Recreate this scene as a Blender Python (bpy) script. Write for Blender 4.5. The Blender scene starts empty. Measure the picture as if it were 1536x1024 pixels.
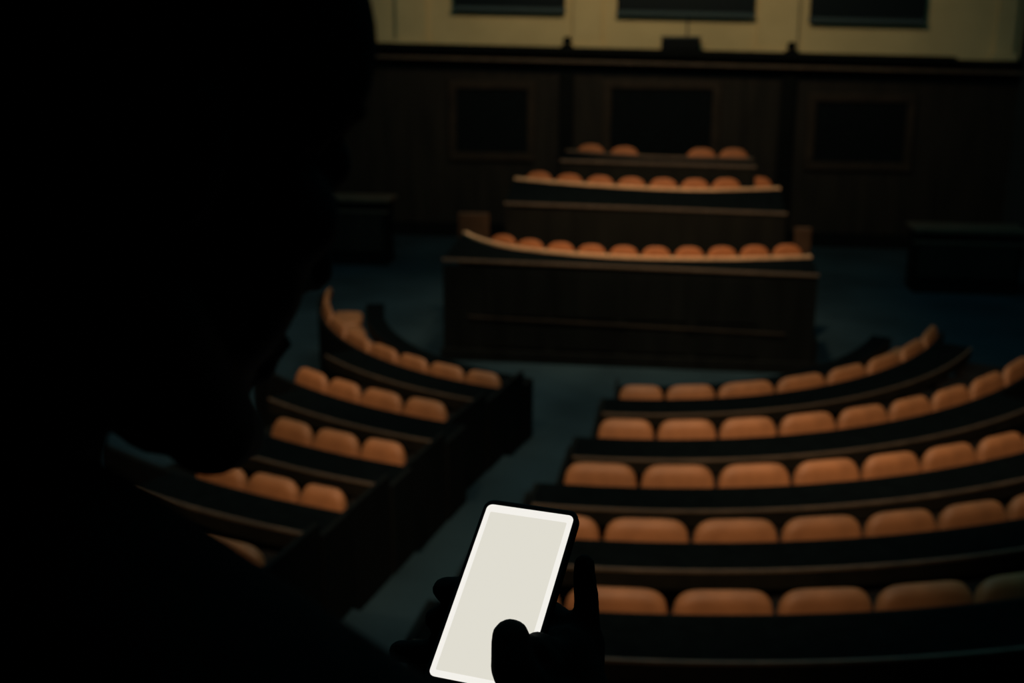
import bpy, bmesh, math, random
from mathutils import Vector, Matrix
random.seed(7)
SC = bpy.context.scene
COL = SC.collection
PI = math.pi
W_PX, H_PX, F_PX = 1536, 1024, 1800.0

# ------------------------------------------------------------------ camera frame
CAM = Vector((0.4542, -15.7622, 3.9618))
YAW, PITCH, ROLL = -0.13011, 0.26530, -0.004705
FW = Vector((math.sin(YAW)*math.cos(PITCH), math.cos(YAW)*math.cos(PITCH), -math.sin(PITCH)))
R0 = Vector((math.cos(YAW), -math.sin(YAW), 0.0))
D0 = FW.cross(R0)
RT = math.cos(ROLL)*R0 + math.sin(ROLL)*D0
DN = -math.sin(ROLL)*R0 + math.cos(ROLL)*D0

def cw(px, py, d):
    """point at depth d along the viewing axis through a picture point"""
    return CAM + d*(FW + (px-768)/F_PX*RT + (py-512)/F_PX*DN)

# ------------------------------------------------------------------ materials
def mat(name, col, rough=0.6, spec=0.5, noise=None, bump=0.0, bscale=60.0, metallic=0.0, coat=0.0, stretch=None):
    m = bpy.data.materials.new(name); m.use_nodes = True
    nt = m.node_tree; b = nt.nodes['Principled BSDF']
    b.inputs['Roughness'].default_value = rough
    b.inputs['Specular IOR Level'].default_value = spec
    b.inputs['Metallic'].default_value = metallic
    b.inputs['Coat Weight'].default_value = coat
    tc = nt.nodes.new('ShaderNodeTexCoord'); mp = nt.nodes.new('ShaderNodeMapping')
    nt.links.new(tc.outputs['Object'], mp.inputs['Vector'])
    if stretch: mp.inputs['Scale'].default_value = stretch
    if noise:
        amt, sc = noise
        n = nt.nodes.new('ShaderNodeTexNoise'); n.inputs['Scale'].default_value = sc; n.inputs['Detail'].default_value = 5
        r = nt.nodes.new('ShaderNodeValToRGB')
        r.color_ramp.elements[0].position = .3; r.color_ramp.elements[1].position = .72
        r.color_ramp.elements[0].color = (*[c*(1-amt) for c in col], 1)
        r.color_ramp.elements[1].color = (*[min(1, c*(1+amt)) for c in col], 1)
        nt.links.new(mp.outputs['Vector'], n.inputs['Vector'])
        nt.links.new(n.outputs['Fac'], r.inputs['Fac'])
        nt.links.new(r.outputs['Color'], b.inputs['Base Color'])
    else:
        b.inputs['Base Color'].default_value = (*col, 1)
    if bump:
        n2 = nt.nodes.new('ShaderNodeTexNoise'); n2.inputs['Scale'].default_value = bscale; n2.inputs['Detail'].default_value = 4
        bp = nt.nodes.new('ShaderNodeBump'); bp.inputs['Strength'].default_value = bump; bp.inputs['Distance'].default_value = .01
        nt.links.new(mp.outputs['Vector'], n2.inputs['Vector'])
        nt.links.new(n2.outputs['Fac'], bp.inputs['Height'])
        nt.links.new(bp.outputs['Normal'], b.inputs['Normal'])
    return m

def emit(name, col, strength):
    m = bpy.data.materials.new(name); m.use_nodes = True
    nt = m.node_tree; b = nt.nodes['Principled BSDF']
    b.inputs['Base Color'].default_value = (.01, .01, .01, 1); b.inputs['Roughness'].default_value = .6
    b.inputs['Specular IOR Level'].default_value = .1
    b.inputs['Emission Color'].default_value = (*col, 1); b.inputs['Emission Strength'].default_value = strength
    return m

M = dict(
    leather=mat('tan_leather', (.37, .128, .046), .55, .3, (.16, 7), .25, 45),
    shaded_leather=mat('shaded_seat_leather', (.010, .006, .004), .7, .1, (.2, 9), .2, 50),  # brown cushion leather with the backrests' shade put into its colour
    chair_leather=mat('chair_leather', (.42, .115, .032), .6, .25, (.14, 9), .2, 60),
    black_top=mat('black_desk_leather', (.0035, .0045, .0045), 1.0, .0, (.2, 12), .1, 120),
    dark_wood=mat('dark_stained_wood', (.006, .006, .005), .8, .06, (.3, 5), .1, 30, stretch=(1, 1, .15)),
    wood=mat('brown_oak', (.020, .013, .008), .6, .2, (.35, 5), .1, 30, stretch=(1, 1, .15)),
    frame_wood=mat('panel_frame_wood', (.032, .018, .010), .6, .2, (.3, 6)),
    wing_wood=mat('wing_oak', (.06, .026, .011), .6, .2, (.3, 6)),
    fascia=mat('fascia_wood', (.011, .008, .005), .7, .1, (.3, 6)),
    podium_wood=mat('podium_oak', (.009, .007, .0045), .7, .1, (.3, 5), .1, 30, stretch=(1, 1, .15)),
    rim=mat('varnished_edge', (.11, .065, .04), .5, .3, (.25, 8)),
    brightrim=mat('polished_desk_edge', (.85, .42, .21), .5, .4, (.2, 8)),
    cream=mat('cream_plaster', (.64, .45, .22), .9, .1, (.09, 1.3), .1, 25),
    screen=mat('dark_screen_panel', (.006, .009, .010), .5, .15),
    screenframe=mat('grey_screen_frame', (.05, .07, .07), .6, .2),
    panel=mat('dark_recess_fabric', (.006, .007, .007), .9, .05, (.3, 20)),
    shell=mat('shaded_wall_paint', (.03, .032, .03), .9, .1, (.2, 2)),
    black=mat('black_plastic', (.004, .004, .004), .6, .12),
    box=mat('equipment_grey', (.05, .055, .05), .6, .2),
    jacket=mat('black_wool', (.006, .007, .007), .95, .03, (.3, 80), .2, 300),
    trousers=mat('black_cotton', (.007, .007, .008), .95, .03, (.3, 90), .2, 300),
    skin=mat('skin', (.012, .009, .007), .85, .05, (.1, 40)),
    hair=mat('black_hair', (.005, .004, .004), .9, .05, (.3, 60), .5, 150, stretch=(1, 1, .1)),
    shoe=mat('black_shoe_leather', (.006, .006, .006), .6, .2),
    parapet=mat('gallery_wood', (.012, .009, .007), .7, .15, (.3, 5)),
)
def carpet_mat():
    m = mat('blue_green_carpet', (.020, .034, .040), 1.0, .02, (.3, .8), .4, 200)
    return m
M['carpet'] = carpet_mat()
M['phone_page'] = emit('phone_page_light', (.745, .72, .635), 1.0)
M['phone_border'] = emit('phone_border_light', (.90, .875, .82), 1.0)

# ------------------------------------------------------------------ object helpers
def tag(o, label=None, cat=None, group=None, kind=None):
    if label: o['label'] = label
    if cat: o['category'] = cat
    if group: o['group'] = group
    if kind: o['kind'] = kind
    return o

def thing(name, label, cat, loc, group=None, rotz=0.0):
    o = bpy.data.objects.new(name, None); COL.objects.link(o)
    o.location = loc; o.rotation_euler = (0, 0, rotz); o.empty_display_size = .1
    return tag(o, label, cat, group)

def mesh_obj(name, verts, faces, material, parent=None, smooth=False, local=False, bevel=0.0, mods=None):
    """one mesh object; verts in world space unless local"""
    me = bpy.data.meshes.new(name)
    off = Vector((0, 0, 0))
    if parent is not None and not local:
        p = parent
        while p is not None:
            off = off + p.location; p = p.parent
    me.from_pydata([tuple(Vector(v)-off) for v in verts], [], faces)
    bm = bmesh.new(); bm.from_mesh(me)
    bmesh.ops.recalc_face_normals(bm, faces=bm.faces)
    if bevel:
        es = [e for e in bm.edges if len(e.link_faces) == 2 and e.calc_face_angle(0) > .6]
        bmesh.ops.bevel(bm, geom=es, offset=bevel, segments=2, affect='EDGES', profile=.6, clamp_overlap=True)
    bm.to_mesh(me); bm.free()
    for p in me.polygons: p.use_smooth = smooth
    me.materials.append(material)
    o = bpy.data.objects.new(name, me); COL.objects.link(o)
    if parent is not None: o.parent = parent
    return o

def box_vf(x0, x1, y0, y1, z0, z1, sh=0.0):
    v = [(x, y, z - sh*x) for z in (z0, z1) for y in (y0, y1) for x in (x0, x1)]
    f = [(0, 1, 3, 2), (4, 6, 7, 5), (0, 4, 5, 1), (2, 3, 7, 6), (0, 2, 6, 4), (1, 5, 7, 3)]
    return v, f

def box(name, x0, x1, y0, y1, z0, z1, m, parent=None, bevel=0.0, sh=0.0, local=False):
    v, f = box_vf(x0, x1, y0, y1, z0, z1, sh)
    return mesh_obj(name, v, f, m, parent, bevel=bevel, local=local)

def merge(parts):
    V, Fc = [], []
    for v, f in parts:
        o = len(V); V += list(v); Fc += [tuple(i+o for i in q) for q in f]
    return V, Fc

# ------------------------------------------------------------------ ellipse coordinates of the tiered rows
CX, ASP = -0.061, 0.8183
RK = [4.8555, 6.2902, 7.6401, 8.8247, 9.9789, 11.10]
RISE = 0.115
FLOOR = -0.35
def pt(R, th, z):
    a = math.radians(th)
    return Vector((CX + ASP*R*math.sin(a), -R*math.cos(a), z))

def sweep(profile, t0, t1, step=1.2):
    """closed (R, z) profile swept along the elliptic row from angle t0 to t1"""
    n = max(2, int(abs(t1-t0)/step)+1)
    V, Fc = [], []
    k = len(profile)
    for i in range(n+1):
        t = t0 + (t1-t0)*i/n
        V += [pt(R, t, z) for R, z in profile]
    for i in range(n):
        for j in range(k):
            a, b = i*k+j, i*k+(j+1) % k
            Fc.append((a, b, b+k, a+k))
    Fc.append(tuple(range(k-1, -1, -1))); Fc.append(tuple(n*k+j for j in range(k)))
    return V, Fc

def rect(r0, r1, z0, z1): return [(r0, z0), (r1, z0), (r1, z1), (r0, z1)]

# ================================================================== the room
YB = 8.0            # back wall plane
SH = 0.016          # slight slope of the far wall's mouldings
XL, XR = -9.0, 6.75
YF = -20.0
ZC = 8.5
floor_ob = box('floor', XL-.3, XR+.3, YF, YB+.3, FLOOR-.3, FLOOR, M['carpet']); tag(floor_ob, kind='structure')
# stepped tiers, one carpeted step per row from the second on
for k in range(1, 6):
    r0 = RK[k-1] + .02
    v, f = sweep(rect(r0, r0+ (RK[k]-RK[k-1] if k < 5 else 3.2), FLOOR+.001, FLOOR+RISE*k), -57, 66, 1.5)
    tag(mesh_obj('floor_step', v, f, M['carpet']), kind='structure')

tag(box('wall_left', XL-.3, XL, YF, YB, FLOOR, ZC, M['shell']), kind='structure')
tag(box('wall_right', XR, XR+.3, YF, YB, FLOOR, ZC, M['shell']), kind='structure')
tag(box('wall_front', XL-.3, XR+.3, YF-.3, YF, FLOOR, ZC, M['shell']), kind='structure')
# cream back wall, with pilasters
wb = box('wall_back', XL-.3, XR+.3, YB, YB+.3, FLOOR, ZC, M['cream']); tag(wb, kind='structure')
for x0, x1 in ((-4.95, -4.35), (-1.50, -.95), (1.98, 2.72), (6.28, 6.62)):
    v, f = merge([box_vf(x0, x1, YB-.10, YB-.001, 3.30-SH*x0, ZC-.05), box_vf(x0-.06, x1+.06, YB-.14, YB-.001, 3.30-SH*x0, 3.42-SH*x0)])
    tag(mesh_obj('wall_pilaster', v, f, M['cream'], bevel=.01), kind='structure')
# ceiling framing a long unseen skylight, added to let the teal ambient in
sx0, sx1, sy0, sy1 = -6.0, 5.0, -13.0, 4.0
v, f = merge([box_vf(XL-.3, sx0, YF-.3, YB+.3, ZC, ZC+.25), box_vf(sx1, XR+.3, YF-.3, YB+.3, ZC, ZC+.25),
              box_vf(sx0, sx1, YF-.3, sy0, ZC, ZC+.25), box_vf(sx0, sx1, sy1, YB+.3, ZC, ZC+.25)])
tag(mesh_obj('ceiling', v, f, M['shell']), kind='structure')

# wainscot of dark wood below the cream wall
YW = YB - .16
v, f = box_vf(XL, XR, YW, YB-.001, FLOOR+.001, 3.12)
ws = mesh_obj('wall_wainscot', v, f, M['wood']); tag(ws, kind='structure')
def strip(x0, x1, y0, z0, z1, y1=None):
    y1 = YW-.001 if y1 is None else y1
    return ([(x0, y0, z0-SH*x0), (x1, y0, z0-SH*x1), (x1, y1, z0-SH*x1), (x0, y1, z0-SH*x0),
             (x0, y0, z1-SH*x0), (x1, y0, z1-SH*x1), (x1, y1, z1-SH*x1), (x0, y1, z1-SH*x0)],
            [(0, 1, 2, 3), (4, 7, 6, 5), (0, 4, 5, 1), (1, 5, 6, 2), (2, 6, 7, 3), (3, 7, 4, 0)])
# cornice: deep dark crown on top, a thin lighter moulding under it, a dark frieze band
v, f = merge([strip(XL, 5.55, YW-.34, 3.24, 3.355, YB-.002), strip(XL, 5.55, YW-.26, 3.17, 3.239, YB-.002),
              strip(5.56, XR, YW-.20, 3.17, 3.30, YB-.002)])
tag(mesh_obj('trim_1', v, f, M['dark_wood'], bevel=.008), kind='structure')
v, f = strip(XL, XR, YW-.275, 3.07, 3.125)
tag(mesh_obj('trim_2', v, f, M['rim'], bevel=.006), kind='structure')
v, f = strip(XL, XR, YW-.05, 2.96, 3.07)
tag(mesh_obj('trim_3', v, f, M['dark_wood']), kind='structure')
v, f = box_vf(XL, XR, YW-.06, YW-.001, FLOOR+.001, FLOOR+.28)
tag(mesh_obj('baseboard_back', v, f, M['dark_wood']), kind='structure')

# recessed dark wall panels in brown frames
def wall_panel(label, x0, x1, z0, z1, fr=.16):
    t = thing('wall_panel', label, 'wall panel', ((x0+x1)/2, YW, z0), None)
    mesh_obj('inset', *box_vf(x0, x1, YW-.022, YW-.002, z0, z1, 0), M['panel'], t)
    fv, ff = merge([box_vf(x0-fr, x1+fr, YW-.06, YW-.002, z1+.002, z1+fr), box_vf(x0-fr, x1+fr, YW-.06, YW-.002, z0-fr, z0-.002),
                    box_vf(x0-fr, x0-.002, YW-.06, YW-.002, z0, z1), box_vf(x1+.002, x1+fr, YW-.06, YW-.002, z0, z1)])
    mesh_obj('frame', fv, ff, M['frame_wood'], t, bevel=.008)
wall_panel('dark recessed wall panel behind the podium, in a brown wooden frame under the equipment box', -.72, 1.20, 1.25, 2.62)
wall_panel('dark recessed wall panel left of the podium, in a dim brown wooden frame', -3.75, -2.35, 1.35, 2.58)
wall_panel('dark recessed wall panel right of the podium, hardly lit, in a brown wooden frame', 3.15, 4.80, 1.30, 2.42)

# dark pilasters of the wainscot, each with a small knob above the cornice
for lab, x in (('dark wooden wall post left of the podium with a small knob above the cornice', -1.58),
               ('dark wooden wall post right of the podium with a small knob above the cornice', 2.60)):
    t = thing('wall_post', lab, 'post', (x, YW-.06, FLOOR))
    mesh_obj('shaft', *box_vf(x-.14, x+.14, YW-.095, YW-.062, FLOOR+.28, 2.90), M['dark_wood'], t, bevel=.01)
    bm = bmesh.new()
    zt = 3.36-SH*x
    prof = [(.0, 0), (.12, 0), (.125, .03), (.06, .05), (.085, .09), (.09, .13), (.06, .18), (0, .20)]
    V, Fc = [], []
    n = 16
    for r, z in prof:
        for i in range(n):
            V.append((x+r*math.cos(2*PI*i/n), YW-.17+r*math.sin(2*PI*i/n), zt+z))
    for j in range(len(prof)-1):
        for i in range(n):
            Fc.append((j*n+i, j*n+(i+1) % n, (j+1)*n+(i+1) % n, (j+1)*n+i))
    bm.free()
    mesh_obj('knob', V, Fc, M['dark_wood'], t, smooth=True)

# large dark screens on the cream wall
def wall_screen(label, x0, x1, zb, zt=6.1):
    yb = YB-.105
    t = thing('wall_screen', label, 'screen', ((x0+x1)/2, yb, zb), 'dark screens along the cream wall')
    def q(a, b, y0, y1, z0, z1): return strip(a, b, y0, z0+SH*(x0+x1)/2, z1+SH*(x0+x1)/2, y1)
    mesh_obj('display', *q(x0, x1, yb-.03, yb+.10, zb+.085, zt), M['screen'], t)
    mesh_obj('bottom_rail', *q(x0-.01, x1+.01, yb-.06, yb+.10, zb, zb+.083), M['screenframe'], t, bevel=.006)
wall_screen('dark wall screen left of the middle one, its lower edge just above the cornice', -3.80, -1.66, 4.03)
wall_screen('dark wall screen in the middle of the cream wall, a cable running down from it', -.66, 1.90, 3.955)
wall_screen('dark wall screen right of the middle one, on the dimmer end of the cream wall', 2.92, 4.98, 3.85)
t = thing('equipment_box', 'small dark equipment box standing on the cornice below the middle screen', 'box', (.56, YW-.1, 3.35))
box('housing', .20, .92, YW-.24, YW-.02, 3.352, 3.56, M['black'], t, bevel=.015)
box('lid', .18, .94, YW-.26, YW-.0, 3.563, 3.595, M['box'], t, bevel=.008)
tag(box('screen_cable', .66, .69, YB-.03, YB-.004, 3.60, 3.95, M['box']), 'thin vertical cable between the middle screen and the equipment box', 'cable')

# ================================================================== tiered rows
TA_R = {1: [1.5, 8.0, 15.4, 24.4, 33.2, 41.5, 50.5, 59.5, 68.5],
        2: [-.2, 5.4, 11.3, 17.2, 23.4, 29.4, 35.1, 41.2, 48.0, 55.0, 62.0],
        3: [-1.7, 3.5, 8.7, 13.9, 18.9, 23.6, 28.4, 33.2, 38.2],
        4: [-3.0, 1.4, 5.9, 10.4, 14.8, 18.9, 23.1, 27.3, 31.6],
        5: [-4.0, .2, 4.3, 8.3, 12.1, 16.2, 20.2, 24.2]}
TA_L = {1: [-15.6, -21.6, -28.4, -34.9, -42.2, -51.0, -60.0, -69.5, -79.5],
        2: [-15.1, -20.2, -25.6, -30.5, -36.0],
        3: [-13.0, -16.7, -20.9, -25.0],
        4: [-12.4, -15.3, -18.9, -22.7],
        5: [-12.2, -15.8]}
SEAT_D = {1: .24, 2: .24, 3: .24, 4: .24, 5: .24}
BACK_H = {1: .105, 2: .135, 3: .135, 4: .11, 5: .09}    # how far the backrests rise above the bench panel
SEAT_F = {1: 4.24, 2: 5.27, 3: 6.60, 4: 7.92, 5: 9.26}
DESK_N = {1: 4.20, 2: 5.36, 3: 6.82, 4: 8.10, 5: 9.26, 6: 10.50}
ORD = ['first', 'second', 'third', 'fourth', 'fifth', 'sixth', 'seventh', 'eighth', 'ninth', 'tenth']
ROWN = {1: 'front row', 2: 'second row', 3: 'third row', 4: 'fourth row', 5: 'fifth row', 6: 'sixth row'}

def seat(k, ta, tb, label, group):
    zk = RISE*(k-1)
    zc = .45 + zk - SEAT_D[k]
    rb, rf = RK[k-1]-.16, SEAT_F[k]
    tm = (ta+tb)/2
    t = thing('bench_seat', label, 'seat', pt((rb+rf)/2, tm, zc-.12), group)
    # cushion: full width at the back, rounded corners at the front, crowned top
    NS, NU = 14, 12
    half = abs(tb-ta)/2
    def wid(s):
        s0 = .18
        if s < s0: return .975
        q = (s-s0)/(1-s0)
        return .975*(1-.42*(1-math.sqrt(max(0, 1-q**2.8))))
    V, top, bot = [], [], []
    for i in range(NS+1):
        s = i/NS
        s2 = s if i < NS else .995
        w = wid(s2)
        rw, bw = [], []
        for j in range(NU+1):
            u = -1+2*j/NU
            R = rb+(rf-rb)*s
            R += (rb-rf)*.05*(u*u)*s                      # front edge slightly bowed
            e = min(1-abs(u), .22)/.22
            g = min(s, 1-s, .09)/.09
            z = zc - .03*(1-math.sqrt(max(0, 1-(1-e)**2))) - .02*(1-math.sqrt(max(0, 1-(1-g)**2)))
            rw.append(len(V)); V.append(pt(R, tm+half*w*u, z))
            bw.append(len(V)); V.append(pt(R, tm+half*w*u*.985, zc-.11))
        top.append(rw); bot.append(bw)
    Fc = []
    for i in range(NS):
        for j in range(NU):
            Fc.append((top[i][j], top[i][j+1], top[i+1][j+1], top[i+1][j]))
            Fc.append((bot[i][j], bot[i+1][j], bot[i+1][j+1], bot[i][j+1]))
    for i in range(NS):
        Fc.append((top[i][0], top[i+1][0], bot[i+1][0], bot[i][0]))
        Fc.append((top[i][NU], bot[i][NU], bot[i+1][NU], top[i+1][NU]))
    for j in range(NU):
        Fc.append((top[0][j], bot[0][j], bot[0][j+1], top[0][j+1]))
        Fc.append((top[NS][j], top[NS][j+1], bot[NS][j+1], bot[NS][j]))
    mesh_obj('cushion', V, Fc, M['leather'] if k == 1 and (tm < -38 or tm > 48) else M['shaded_leather'], t, smooth=True)  # plain leather at the lit bends, shade-darkened copy elsewhere
    # padded backrest rising above the bench panel, its top arched
    r1, TH = RK[k-1]-.006, .085
    z0, zt = .45+zk-.09, .45+zk+BACK_H[k]
    V, Fc, rows = [], [], []
    NU, NZ = 22, 7
    for i in range(NU+1):
        u = -1+2*i/NU
        u = math.copysign(abs(u)**.75, u)
        hh = z0 + .02 + (zt-z0-.02)*math.sqrt(max(0, 1-abs(u)**5.5))
        ring = []
        edge = min(1, (1-abs(u))/.16)
        puff = .45+.55*math.sqrt(max(0, 1-(1-edge)**2))
        for side in (0, 1):
            for j in range(NZ+1):
                q = j/NZ if side == 0 else 1-j/NZ
                z = z0+(hh-z0)*q
                rnd = math.sqrt(max(0, 1-max(0, (q-.72)/.28)**2)) if q > .72 else 1
                d = TH/2*puff*(.25+.75*rnd)
                R = r1-TH/2+(d if side == 0 else -d) - .05*q
                ring.append(len(V)); V.append(pt(R, tm+half*.975*u, z))
        rows.append(ring)
    m = len(rows[0])
    for i in range(NU):
        for j in range(m):
            Fc.append((rows[i][j], rows[i][(j+1) % m], rows[i+1][(j+1) % m], rows[i+1][j]))
    Fc.append(tuple(rows[0])); Fc.append(tuple(reversed(rows[-1])))
    mesh_obj('backrest', V, Fc, M['leather'], t, smooth=True)

def bench(k, t0, t1, side):
    lo, hi = min(t0, t1), max(t0, t1)
    zk = RISE*(k-1); fl = FLOOR+zk
    zc = .45+zk-SEAT_D[k]
    tm = (lo+hi)/2
    t = thing('curved_bench', f'curved dark wooden bench carrying the {ROWN[k]} of seats, {side} of the aisle', 'bench', pt(RK[k-1]-.3, tm, fl), 'curved benches')
    p = 0.35/RK[k-1]*57/2
    rp = rect(RK[k-1], RK[k-1]+.045, fl+.003, .45+zk)
    mesh_obj('back_panel', *sweep(rp, lo, hi), M['dark_wood'], t)
    mesh_obj('base', *sweep(rect(SEAT_F[k]+.10, RK[k-1]-.003, fl+.003, zc-.114), lo+.2, hi-.2), M['dark_wood'], t)
    d = .035/(ASP*RK[k-1])*57.3
    for a in ((hi+.05, hi+d+.05) if side == 'left' else (lo-d-.05, lo-.05),):
        mesh_obj('end_panel', *sweep(rect(DESK_N[k]+.012, RK[k-1]+.045, fl+.003, .45+zk), a[0], a[1]), M['dark_wood'], t)
    return t

def desk(k, t0, t1, side, ends=None):
    lo, hi = min(t0, t1), max(t0, t1)
    zk = RISE*(k-1); zd = .35+zk if k > 1 else .29
    r0 = RK[k-2]+.05 if k > 1 else 3.92
    fl = FLOOR + (RISE*(k-1))
    r1 = DESK_N[k]
    tm = (lo+hi)/2
    t = thing('curved_desk', f'curved black-topped desk in front of the {ROWN[k]} of seats, {side} of the aisle', 'desk', pt((r0+r1)/2, tm, fl), 'curved desks')
    mesh_obj('desk_top', *sweep(rect(r0, r1-.02, zd-.04, zd), lo, hi), M['black_top'], t)
    mesh_obj('edge_strip', *sweep(rect(r1-.018, r1, zd-.014, zd+.004), lo, hi), M['rim'] if k > 1 else M['dark_wood'], t)
    mesh_obj('fascia', *sweep(rect(r1-.018, r1-.003, zd-.12, zd-.016), lo, hi), M['fascia'], t)
    if k > 1:
        mesh_obj('support_panel', *sweep(rect(r0+.002, r0+.03, fl+.003, zd-.042), lo, hi), M['dark_wood'], t)
    else:
        mesh_obj('support_panel', *sweep(rect(r0, r0+.04, fl+.003, zd-.042), lo, hi), M['dark_wood'], t)
    d = .04/(ASP*r1)*57.3
    sides = (hi, hi+d) if side == 'left' else (lo-d, lo)
    mesh_obj('end_panel', *sweep(rect(r0+.002, r1-.03, fl+.003, zd), sides[0]+(.05 if side == 'left' else -.05), sides[1]+(.05 if side == 'left' else -.05)), M['dark_wood'], t)
    return t

for k in range(1, 6):
    for side, TA in (('right', TA_R), ('left', TA_L)):
        a = TA[k]
        bench(k, a[0], a[-1]-(8 if side == 'left' and k > 1 else 0), side)
        for i in range(len(a)-1):
            lab = f'brown leather seat, {ORD[i]} from the aisle in the {ROWN[k]} on its {side} side'
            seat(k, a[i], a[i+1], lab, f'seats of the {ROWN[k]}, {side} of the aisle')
for k in range(1, 6):
    ar, al = TA_R[k], TA_L[k]
    desk(k, ar[0], ar[-1]+(6 if k in (3, 4, 5) else 0), 'right')
    desk(k, al[0], al[-1]-(8 if k > 1 else 0), 'left')
desk(6, -4.5, 24.5, 'right')

# ================================================================== podium of three tiers
def interp(pts, x):
    for (x0, y0), (x1, y1) in zip(pts, pts[1:]):
        if x <= x1:
            q = (x-x0)/(x1-x0); return y0+(y1-y0)*q
    return pts[-1][1]
def smooth_curve(pts, n=40):
    """Catmull-Rom through (x, y) points"""
    P = [pts[0]]+list(pts)+[pts[-1]]
    out = []
    seg = len(pts)-1
    for s in range(seg):
        p0, p1, p2, p3 = P[s], P[s+1], P[s+2], P[s+3]
        m = n//seg
        for i in range(m):
            q = i/m
            out.append(tuple(.5*((2*p1[c])+(-p0[c]+p2[c])*q+(2*p0[c]-5*p1[c]+4*p2[c]-p3[c])*q*q+(-p0[c]+3*p1[c]-3*p2[c]+p3[c])*q**3) for c in (0, 1)))
    out.append(tuple(pts[-1]))
    return out
SP = .012
def wall_along(curve, th, z0, z1):
    """a thin upright strip following a curve in plan, thickened away from the hall"""
    V, Fc = [], []
    n = len(curve)
    for i, (x, y) in enumerate(curve):
        a = curve[max(0, i-1)]; b = curve[min(n-1, i+1)]
        d = Vector((b[0]-a[0], b[1]-a[1])).normalized(); nx, ny = -d.y, d.x
        if ny < 0 and abs(ny) > .2: nx, ny = -nx, -ny
        for zz in (z0, z1):
            V.append((x, y, zz-SP*x)); V.append((x+nx*th, y+ny*th, zz-SP*x))
    for i in range(n-1):
        o, p = 4*i, 4*i+4
        Fc += [(o, p, p+2, o+2), (o+1, o+3, p+3, p+1), (o+2, p+2, p+3, o+3), (o, o+1, p+1, p)]
    Fc += [(0, 2, 3, 1), (4*n-4, 4*n-3, 4*n-1, 4*n-2)]
    return V, Fc
def top_between(curve, yfront, zfront, zback, th=.03):
    V, Fc = [], []
    n = len(curve)
    for x, y in curve:
        for d in (0, -th):
            V.append((x, yfront, zfront-SP*x+d)); V.append((x, y, zback-SP*x+d))
    for i in range(n-1):
        o, p = 4*i, 4*i+4
        Fc += [(o, o+1, p+1, p), (o+2, p+2, p+3, o+3), (o, p, p+2, o+2), (o+1, o+3, p+3, p+1)]
    Fc += [(0, 2, 3, 1), (4*n-4, 4*n-3, 4*n-1, 4*n-2)]
    return V, Fc

DA, DB, DCZ = .06, .70, 1.06       # dais levels
tag(box('dais_lower', -2.36, 2.36, -.93, 3.9, FLOOR+.001, DA, M['dark_wood']), kind='structure')
tag(box('dais_middle', -1.80, 2.02, .60, 3.9, DA+.001, DB, M['dark_wood']), kind='structure')
tag(box('dais_upper', -1.16, 1.72, 1.80, 3.9, DB+.001, DCZ, M['dark_wood']), kind='structure')

def podium_desk(label, curve, yf, zf, zb, zfloor, x0, x1, panelmat, ybase_z, edge_mat, rail_mat):
    t = thing('podium_desk', label, 'desk', ((x0+x1)/2, yf, ybase_z), 'podium desks')
    cv = [c for c in curve]
    mesh_obj('desk_top', *top_between(cv, yf, zf, zb), M['black_top'], t)
    mesh_obj('edge_strip', *wall_along(cv, .06, zb-.012, zb+.030), edge_mat, t)
    mesh_obj('inner_panel', *wall_along([(x, y) for x, y in cv], .02, zfloor+.003, zb-.05), M['dark_wood'], t)
    v, f = box_vf(x0, x1, yf-.02, yf+.02, ybase_z+.003, zf-.035-SP*x1-.0)
    mesh_obj('front_panel', v, f, panelmat, t)
    v = [(x, y, z-SP*x) for z in (zf-.03, zf+.004) for y in (yf-.04, yf-.001) for x in (x0-.01, x1+.01)]
    mesh_obj('front_rail', v, box_vf(0, 1, 0, 1, 0, 1)[1], rail_mat, t, bevel=.005)
    return t

C1 = smooth_curve([(-2.37, .50), (-2.12, .08), (-1.63, -.40), (-.81, -.70), (-.13, -.79), (.45, -.76), (1.28, -.60), (2.30, -.25)], 42)
C2 = smooth_curve([(-1.78, 1.48), (-.9, 1.15), (.05, .95), (.96, .97), (2.0, 1.40)], 32)
C3 = smooth_curve([(-1.12, 2.42), (-.28, 2.06), (.40, 1.97), (1.64, 2.08)], 30)
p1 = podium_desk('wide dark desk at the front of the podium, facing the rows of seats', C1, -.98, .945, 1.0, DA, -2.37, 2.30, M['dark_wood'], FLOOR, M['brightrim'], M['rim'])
# mouldings and plinth of the front panel
v = [(x, y, z-.02*x) for z in (.17, .20) for y in (-1.03, -1.002) for x in (-2.05, 1.95)]
mesh_obj('moulding', v, box_vf(0, 1, 0, 1, 0, 1)[1], M['wood'], p1, bevel=.006)
box('plinth', -2.40, 2.42, -1.06, -1.002, FLOOR+.003, -.20, M['dark_wood'], p1, bevel=.01)
for x in (-1.45, -.55, .35, 1.25):
    box('panel_board', x-.38, x+.38, -1.014, -1.001, .26, .82, M['dark_wood'], p1, bevel=.006)
    box('panel_board', x-.38, x+.38, -1.014, -1.001, -.16, .12, M['wood'] if 0 else M['dark_wood'], p1, bevel=.006)
for a, b, y, zt in ((-2.46, -2.02, .62, 1.30), (2.12, 2.34, .30, 1.27)):
    box('end_wing', a, b, y, y+.06, DA+.003 if b < 2 else DA+.003, zt, M['wing_wood'], p1, bevel=.02)
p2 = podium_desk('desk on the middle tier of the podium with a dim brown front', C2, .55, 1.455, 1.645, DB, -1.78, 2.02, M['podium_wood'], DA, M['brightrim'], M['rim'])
p3 = podium_desk('short desk on the topmost tier of the podium, below the dark recessed panel', C3, 1.74, 1.925, 1.965, DCZ, -1.13, 1.66, M['podium_wood'], DB, M['rim'], M['rim'])

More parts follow.
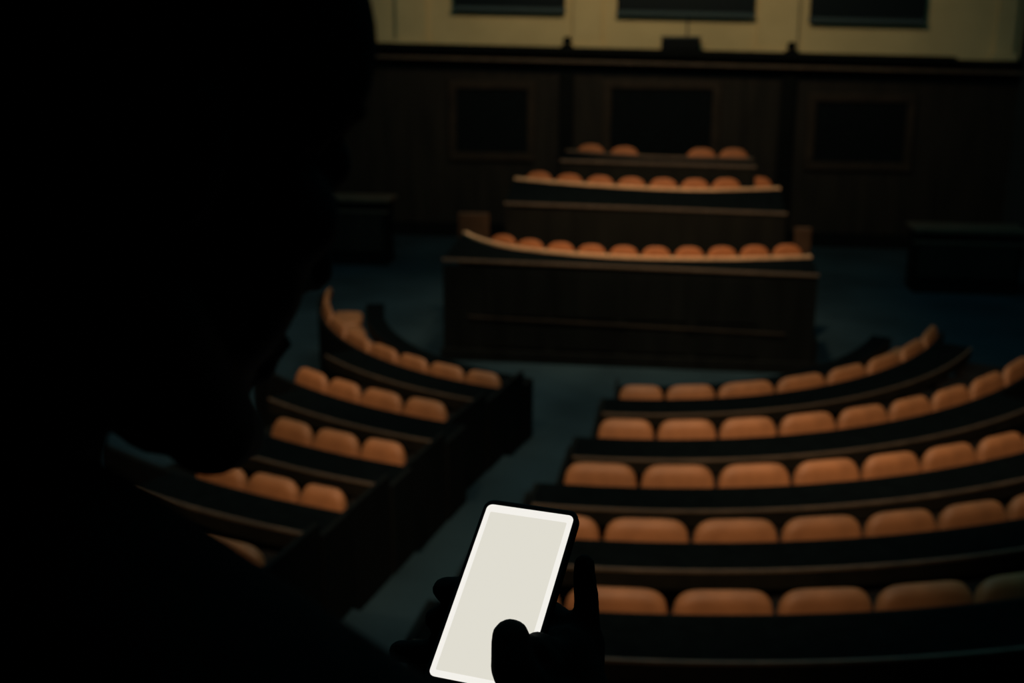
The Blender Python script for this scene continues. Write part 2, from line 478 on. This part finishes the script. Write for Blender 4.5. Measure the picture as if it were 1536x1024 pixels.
def chair_meshes(w):
    """a padded chair with an arched back: (seat, backrest, frame, legs) local, facing -y"""
    h = w/2
    def arch(z0, z1, y0, y1, hw, n=12):
        out = [(-hw, z0)]
        r = hw*.85
        for i in range(n+1):
            a = PI - PI*i/n
            out.append((hw*math.copysign(abs(math.cos(a))**.8, math.cos(a)), z1-r+r*math.sin(a)**.9 if math.sin(a) > 0 else z1-r))
        out.append((hw, z0))
        k = len(out)
        V = [(x, y0+(z-z0)*.12, z) for x, z in out]+[(x, y1+(z-z0)*.12, z) for x, z in out]
        Fc = [tuple(range(k)), tuple(range(2*k-1, k-1, -1))]
        Fc += [(i, i+k, (i+1) % k+k, (i+1) % k) for i in range(k)]
        return V, Fc
    S = box_vf(-h, h, -.15, .165, .40, .49)
    B = arch(.50, 1.0, .17, .235, h)
    Fm = arch(.40, 1.012, .238, .265, h+.012)
    L = [box_vf(sx*h*.82-.018, sx*h*.82+.018, y-.018, y+.018, .003, .398) for sx in (-1, 1) for y in (-.12, .14)]
    return S, B, Fm, L

def make_chair(w, legs=True):
    S, B, Fm, L = chair_meshes(w)
    t = thing('podium_chair', 'x', 'chair', (0, 0, 0))
    mesh_obj('seat', *S, M['chair_leather'], t, local=True, bevel=.02)
    mesh_obj('backrest', *B, M['chair_leather'], t, local=True, bevel=.018, smooth=True)
    mesh_obj('back_frame', *Fm, M['dark_wood'], t, local=True)
    for l in L: mesh_obj('leg', *l, M['dark_wood'], t, local=True)
    return t
def dup(root):
    r = root.copy(); COL.objects.link(r)
    for ch in root.children:
        c = ch.copy(); COL.objects.link(c); c.parent = r
    return r
def place_chairs(xs, yfun, zfl, w, scz, tierlabel, group):
    proto = make_chair(w)
    for i, x in enumerate(xs):
        c = proto if i == 0 else dup(proto)
        y = yfun(x)
        c.location = (x, y, zfl-SP*x*0)
        c.scale = (1, 1, scz)
        e = .05
        c.rotation_euler = (0, 0, math.atan2(yfun(x+e)-yfun(x-e), 2*e)*.4)
        c['label'] = f'brown padded arched-back chair, {ORD[i]} from the left behind the {tierlabel} podium desk'
        c['group'] = group
place_chairs([-1.86+.437*i for i in range(10)], lambda x: interp(C1, x)+.36, DA, .39, .985, 'front', 'chairs of the front podium row')
place_chairs([-1.50+.465*i for i in range(8)], lambda x: interp(C2, x)+.27, DB, .42, 1.035, 'middle', 'chairs of the middle podium row')
place_chairs([-.82, -.28, .92, 1.40], lambda x: interp(C3, x)+.42, DCZ, .45, .98, 'topmost', 'chairs of the topmost podium row')

# side desks on the hall floor by the back wall
def side_desk(label, x0, x1, y0, y1, zt):
    t = thing('side_desk', label, 'desk', ((x0+x1)/2, y0, FLOOR))
    box('body', x0+.04, x1-.04, y0+.04, y1-.04, FLOOR+.003, zt-.06, M['dark_wood'], t)
    box('desk_top', x0-.02, x1+.02, y0-.02, y1+.02, zt-.055, zt, M['rim'], t, bevel=.01)
    box('front_panel', x0+.1, x1-.1, y0+.015, y0+.037, FLOOR+.25, zt-.25, M['wood'], t, bevel=.008)
    box('moulding', x0, x1, y0-.005, y0+.037, zt-.24, zt-.20, M['rim'], t, bevel=.006)
side_desk('box-shaped wooden desk left of the podium with a faintly lit top', -6.2, -4.42, 4.66, 5.3, .84)
side_desk('box-shaped wooden desk right of the podium, almost lost in the dark', 4.38, 6.1, 3.9, 4.6, .70)

# ================================================================== gallery with the person
GZ = 2.42
tag(box('gallery_floor', XL, XR, YF, -14.55, GZ-.25, GZ, M['parapet']), kind='structure')

# ---- phone, posed from its outline in the picture
ctr = cw(756, 889, .89)
def cv3(a, b, c): return a*RT + b*DN + c*FW
ax = cv3(146, 14, -51).normalized()
ay = cv3(-91, 243, -193); ay = (ay - ax*ay.dot(ax)).normalized()
PW, PH, PT = .0775, .157, .009
nz = ax.cross(ay)
if nz.dot(FW) > 0: nz = -nz           # screen normal points to the viewer
phone = thing('phone', 'smartphone with a bright white screen held in the hand at the bottom', 'phone', ctr)
def rr(w, h, r, n=6):
    out = []
    for cx_, cy_, a0 in ((w/2-r, h/2-r, 0), (-w/2+r, h/2-r, 90), (-w/2+r, -h/2+r, 180), (w/2-r, -h/2+r, 270)):
        for i in range(n+1):
            a = math.radians(a0+90*i/n); out.append((cx_+r*math.cos(a), cy_+r*math.sin(a)))
    return out
def slab(w, h, r, z0, z1, oy=0, ox=0):
    o = rr(w, h, r); k = len(o)
    V = [ctr+ax*(x+ox)+ay*(y+oy)+nz*z0 for x, y in o]+[ctr+ax*(x+ox)+ay*(y+oy)+nz*z1 for x, y in o]
    return V, [tuple(range(k)), tuple(range(2*k-1, k-1, -1))]+[(i, (i+1) % k, (i+1) % k+k, i+k) for i in range(k)]
mesh_obj('case', *slab(PW, PH, .008, -PT, 0), M['black'], phone, bevel=.0012)
scr = mesh_obj('screen', *slab(PW-.0065, PH-.010, .0045, .0001, .0005), M['phone_border'], phone)
pg = mesh_obj('page', *slab(PW-.0150, PH-.022, .001, .0006, .0008, .001), M['phone_page'], scr, local=False)
for o in (scr,): o['label'] = 'bright white screen border'
pg['label'] = 'off-white page shown on the screen'

# ---- person
def capsule(bm, a, b, ra, rb, n=14):
    a, b = Vector(a), Vector(b)
    d = (b-a); L = d.length
    if L < 1e-6: return
    q = d.to_track_quat('Z', 'Y').to_matrix().to_4x4()
    steps = max(2, int(L/(min(ra, rb)*.45))+1)
    for i in range(steps+1):
        s = i/steps; r = ra+(rb-ra)*s
        bmesh.ops.create_icosphere(bm, subdivisions=2, radius=r, matrix=Matrix.Translation(a+d*s))
def ball(bm, c, r, B=None):
    """ellipsoid with radii r along the axes of basis B"""
    if not hasattr(r, '__len__'): r = (r, r, r)
    m = Matrix.Diagonal((r[0], r[1], r[2], 1))
    if B is not None: m = B.to_4x4() @ m
    bmesh.ops.create_icosphere(bm, subdivisions=3, radius=1, matrix=Matrix.Translation(c) @ m)

fw = Vector((FW.x, FW.y, 0)).normalized(); rt = Vector((fw.y, -fw.x, 0)); up = Vector((0, 0, 1))
def yawed(a):
    a = math.radians(a)
    return (fw*math.cos(a)+rt*math.sin(a)), (rt*math.cos(a)-fw*math.sin(a))
HC = cw(141, 213, .43)                        # head centre
bF, bR = yawed(38)
BASE = Vector((HC.x, HC.y, GZ)) - bF*.05
HZ = HC.z - GZ
def B_(f, r, z): return BASE + bF*f + bR*r + up*z
sc = HZ/1.56
# head basis: turned right and tilted down
hF0, hR = yawed(42)
tilt = math.radians(17)
hF = hF0*math.cos(tilt) - up*math.sin(tilt)
hU = up*math.cos(tilt) + hF0*math.sin(tilt)
HB = Matrix((hF, -hR, hU)).transposed()
def H(f, r, u): return HC + hF*f + hR*r + hU*u

SHR, SHL = B_(-.01, .180, 1.348*sc), B_(-.01, -.180, 1.348*sc)
WR = cw(893, 1105, .86)
def ik(s, w, l1, l2, hint):
    d = w-s; D = min(d.length, (l1+l2)*.995); d = d.normalized()
    a = (l1*l1-l2*l2+D*D)/(2*D); h = math.sqrt(max(0, l1*l1-a*a))
    hn = (hint - d*hint.dot(d)).normalized()
    return s+d*a+hn*h
EL = ik(SHR, WR, .285, .255, -up*.8+bR*.5-bF*.25)
WL = B_(.06, -.24, .80*sc); ELL = ik(SHL, WL, .285, .255, -bF)
HIPR, HIPL = B_(0, .09, .86*sc), B_(0, -.09, .86*sc)
KNR, KNL = B_(.025, .105, .47*sc), B_(.03, -.105, .47*sc)
ANR, ANL = B_(-.02, .115, .085), B_(-.02, -.115, .085)
BB = Matrix((bF, -bR, up)).transposed()

def torso(bm, g):
    for z, rf, rr_ in ((.88, .105, .165), (.97, .10, .155), (1.06, .10, .145), (1.15, .108, .155), (1.24, .115, .165), (1.31, .11, .165)):
        ball(bm, B_(-.005, 0, z*sc), (rf+g, rr_+g, .09), BB)
    capsule(bm, B_(-.02, .04, 1.397*sc), SHR, .052+g, .060+g); capsule(bm, B_(-.02, -.04, 1.397*sc), SHL, .052+g, .060+g)
def arms(bm, g, wrist=0.0):
    capsule(bm, SHR, EL, .055+g, .043+g); capsule(bm, EL, EL+(WR-EL)*(1-wrist), .043+g, .028+g)
    capsule(bm, SHL, ELL, .055+g, .043+g); capsule(bm, ELL, ELL+(WL-ELL)*(1-wrist), .043+g, .028+g)
def legs(bm, g):
    for h, k, a in ((HIPR, KNR, ANR), (HIPL, KNL, ANL)):
        capsule(bm, h, k, .085+g, .058+g); capsule(bm, k, a+up*.0, .056+g, .040+g)
        ball(bm, h+(k-h)*.15-bF*.03, (.09+g, .09+g, .11), BB)
def finish(name, bm, material, parent, vox, smooth=3):
    me = bpy.data.meshes.new(name)
    off = parent.location
    for v in bm.verts: v.co = v.co - off
    bm.to_mesh(me); bm.free()
    me.materials.append(material)
    o = bpy.data.objects.new(name, me); COL.objects.link(o); o.parent = parent
    rm = o.modifiers.new('join', 'REMESH'); rm.mode = 'VOXEL'; rm.voxel_size = vox; rm.use_smooth_shade = True
    if smooth:
        sm = o.modifiers.new('soften', 'SMOOTH'); sm.factor = .5; sm.iterations = smooth
    return o

person = thing('person', 'person in black seen from behind, looking down at the phone in their hand', 'person', BASE)
bm = bmesh.new()
# head
ball(bm, H(-.012, 0, .035), (.098, .076, .088), HB)
ball(bm, H(.035, 0, .045), (.062, .062, .065), HB)
ball(bm, H(.045, 0, -.03), (.048, .052, .062), HB)
for s in (-1, 1):
    ball(bm, H(.052, .036*s, -.012), (.030, .026, .024), HB)       # cheekbones
    capsule(bm, H(-.005, .055*s, -.055), H(.06, .018*s, -.098), .022, .020)
    ball(bm, H(-.012, .077*s, .0), (.015, .009, .028), HB)         # ears
    ball(bm, H(.078, .031*s, .012), .0125)                         # eyes
    capsule(bm, H(.090, .012*s, .036), H(.076, .045*s, .034), .009, .007)   # brow
    ball(bm, H(.092, .010*s, -.036), (.010, .009, .008), HB)       # nostril wings
capsule(bm, H(.088, 0, .018), H(.108, 0, -.030), .008, .011)       # nose
ball(bm, H(.086, 0, -.062), (.012, .022, .007), HB); ball(bm, H(.083, 0, -.074), (.012, .019, .008), HB)
ball(bm, H(.074, 0, -.102), (.022, .022, .018), HB)                # chin
ball(bm, H(.03, 0, -.075), (.05, .04, .03), HB)
capsule(bm, H(-.045, 0, -.045), B_(-.035, 0, 1.40*sc), .056, .062)
torso(bm, 0); arms(bm, 0); legs(bm, 0)
for a, s in ((ANR, 1), (ANL, -1)):
    capsule(bm, a-up*.045-bF*.02, a-up*.055+bF*.13, .030, .026)
# right hand round the phone: palm at its lower right, thumb over the screen, fingers behind it
PALM = [cw(865, 1040, .875), cw(850, 985, .885), cw(862, 950, .892)]
capsule(bm, WR, PALM[0], .028, .026); capsule(bm, PALM[0], PALM[1], .026, .024)
for px in (828, 848, 868, 884): capsule(bm, cw(870, 1050, .875), cw(px, 965, .897), .018, .013)
capsule(bm, cw(862, 1062, .862), cw(812, 1052, .838), .018, .0168)
capsule(bm, cw(812, 1052, .838), cw(769, 1004, .822), .0168, .0158)
capsule(bm, cw(769, 1004, .822), cw(766, 957, .832), .0158, .0144)
capsule(bm, cw(818, 1000, .85), cw(800, 975, .845), .014, .012)
capsule(bm, cw(855, 1000, .88), cw(806, 968, .853), .016, .011)
fing = [((882, 965, .895), (880, 905, .905), (877, 868, .91), (876, 846, .912), .0098),
        ((866, 955, .903), (800, 905, .935), (715, 885, .95), (668, 884, .940), .0122),
        ((858, 975, .903), (790, 945, .94), (700, 930, .955), (655, 928, .945), .0118),
        ((850, 1000, .90), (780, 990, .94), (680, 978, .95), (600, 977, .935), .0108)]
for a, b, c, d, r in fing:
    A_, B2, C_, D_ = cw(*a), cw(*b), cw(*c), cw(*d)
    capsule(bm, A_, B2, r*1.12, r*1.05); capsule(bm, B2, C_, r*1.05, r); capsule(bm, C_, D_, r, r*.9)
# left hand hanging, fingers slightly curled
hd = (WL-ELL).normalized()
capsule(bm, WL, WL+hd*.05, .026, .030)
for i, ln in enumerate((.072, .08, .075, .06)):
    b0 = WL+hd*.075+bF*(.028-.019*i)
    capsule(bm, WL+hd*.02+bF*(.02-.013*i), b0, .016, .011)
    capsule(bm, b0, b0+hd*ln*.55+bR*.008, .010, .009); capsule(bm, b0+hd*ln*.55+bR*.008, b0+hd*ln+bR*.025, .009, .008)
capsule(bm, WL+hd*.02+bF*.02, WL+hd*.06+bF*.055+bR*.01, .014, .012); capsule(bm, WL+hd*.06+bF*.055+bR*.01, WL+hd*.095+bF*.06+bR*.015, .011, .009)
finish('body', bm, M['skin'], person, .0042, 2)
# clothes and hair
bm = bmesh.new(); torso(bm, .016); arms(bm, .014, .10)
capsule(bm, B_(-.05, .025, 1.375*sc), B_(-.05, -.025, 1.375*sc), .064, .064)
for a in range(0, 360, 20):
    a = math.radians(a)
    ball(bm, B_(-.018+.070*math.cos(a), .074*math.sin(a), 1.408*sc-.020*math.cos(a)), .019)
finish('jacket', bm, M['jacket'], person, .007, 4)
bm = bmesh.new(); legs(bm, .012)
ball(bm, B_(-.005, 0, .90*sc), (.12, .175, .10), BB)
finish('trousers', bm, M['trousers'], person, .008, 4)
for a in (ANR, ANL):
    bm = bmesh.new()
    capsule(bm, a-up*.04-bF*.03, a-up*.045+bF*.10, .040, .038); capsule(bm, a-up*.045+bF*.10, a-up*.052+bF*.17, .038, .028)
    capsule(bm, a-up*.04-bF*.02, a+up*.02-bF*.01, .042, .044)
    for v in bm.verts: v.co.z = max(v.co.z, GZ+.003)
    finish('shoe', bm, M['shoe'], person, .007, 2)
bm = bmesh.new()
ball(bm, H(-.020, 0, .048), (.102, .085, .090), HB)
ball(bm, H(-.055, 0, -.005), (.062, .074, .070), HB)
ball(bm, H(.030, 0, .085), (.062, .068, .045), HB)
for s in (-1, 1):
    ball(bm, H(.018, .062*s, .045), (.050, .020, .045), HB)
finish('hair', bm, M['hair'], person, .006, 3)

# ================================================================== light
w = bpy.data.worlds.new('teal_fill'); SC.world = w; w.use_nodes = True
bg = w.node_tree.nodes['Background']
bg.inputs['Color'].default_value = (.13, .52, .62, 1); bg.inputs['Strength'].default_value = .62  # teal ambient added to lift the darkest tones

def spot(name, loc, target, energy, size_deg, blend, col, radius=.25):
    l = bpy.data.lights.new(name, 'SPOT'); l.energy = energy; l.color = col
    l.spot_size = math.radians(size_deg); l.spot_blend = blend; l.shadow_soft_size = radius
    o = bpy.data.objects.new(name, l); COL.objects.link(o); o.location = loc
    o.rotation_euler = (Vector(target)-Vector(loc)).to_track_quat('-Z', 'Y').to_euler()
    return o
WARM = (1, .80, .52)
spot('spot_right_rows', (.3, -13.4, 8.2), (.2, -8.1, .6), 1550, 33, 1.0, WARM)
spot('spot_front_rows', (2.0, -11.0, 8.2), (2.3, -5.2, .5), 1700, 40, 1.0, WARM)
spot('spot_left_rows', (-1.6, -12.8, 8.2), (-2.4, -7.4, .6), 1100, 30, 1.0, WARM)
spot('spot_left_bend', (-2.0, -9.4, 8.2), (-3.3, -3.6, .4), 1300, 36, 1.0, WARM)
spot('spot_podium', (.35, -4.4, 8.2), (.35, .4, 1.0), 1900, 46, 1.0, WARM)
spot('spot_left_floor', (-3.2, 2.6, 8.2), (-3.7, 1.6, -.35), 420, 44, 1.0, WARM)
spot('spot_floor', (-.5, -1.4, 8.2), (-.7, -2.0, -.35), 560, 56, 1.0, WARM)
spot('spot_wall', (.0, 1.2, 8.2), (-.1, 8.0, 3.9), 680, 104, 1.0, (1, .80, .48), .5)

# ================================================================== camera
cd = bpy.data.cameras.new('camera'); cam = bpy.data.objects.new('camera', cd); COL.objects.link(cam)
cd.sensor_width = 36.0; cd.sensor_fit = 'HORIZONTAL'; cd.lens = F_PX/W_PX*36.0
cd.clip_start = .02; cd.clip_end = 100
m = Matrix((RT, -DN, -FW)).transposed().to_4x4(); m.translation = CAM
cam.matrix_world = m
cd.dof.use_dof = True; cd.dof.focus_distance = .89; cd.dof.aperture_fstop = 7.0
SC.camera = cam
SC.view_settings.view_transform = 'Standard'; SC.view_settings.look = 'None'
SC.view_settings.exposure = 0.0; SC.view_settings.gamma = 1.0
SC.view_settings.use_curve_mapping = False
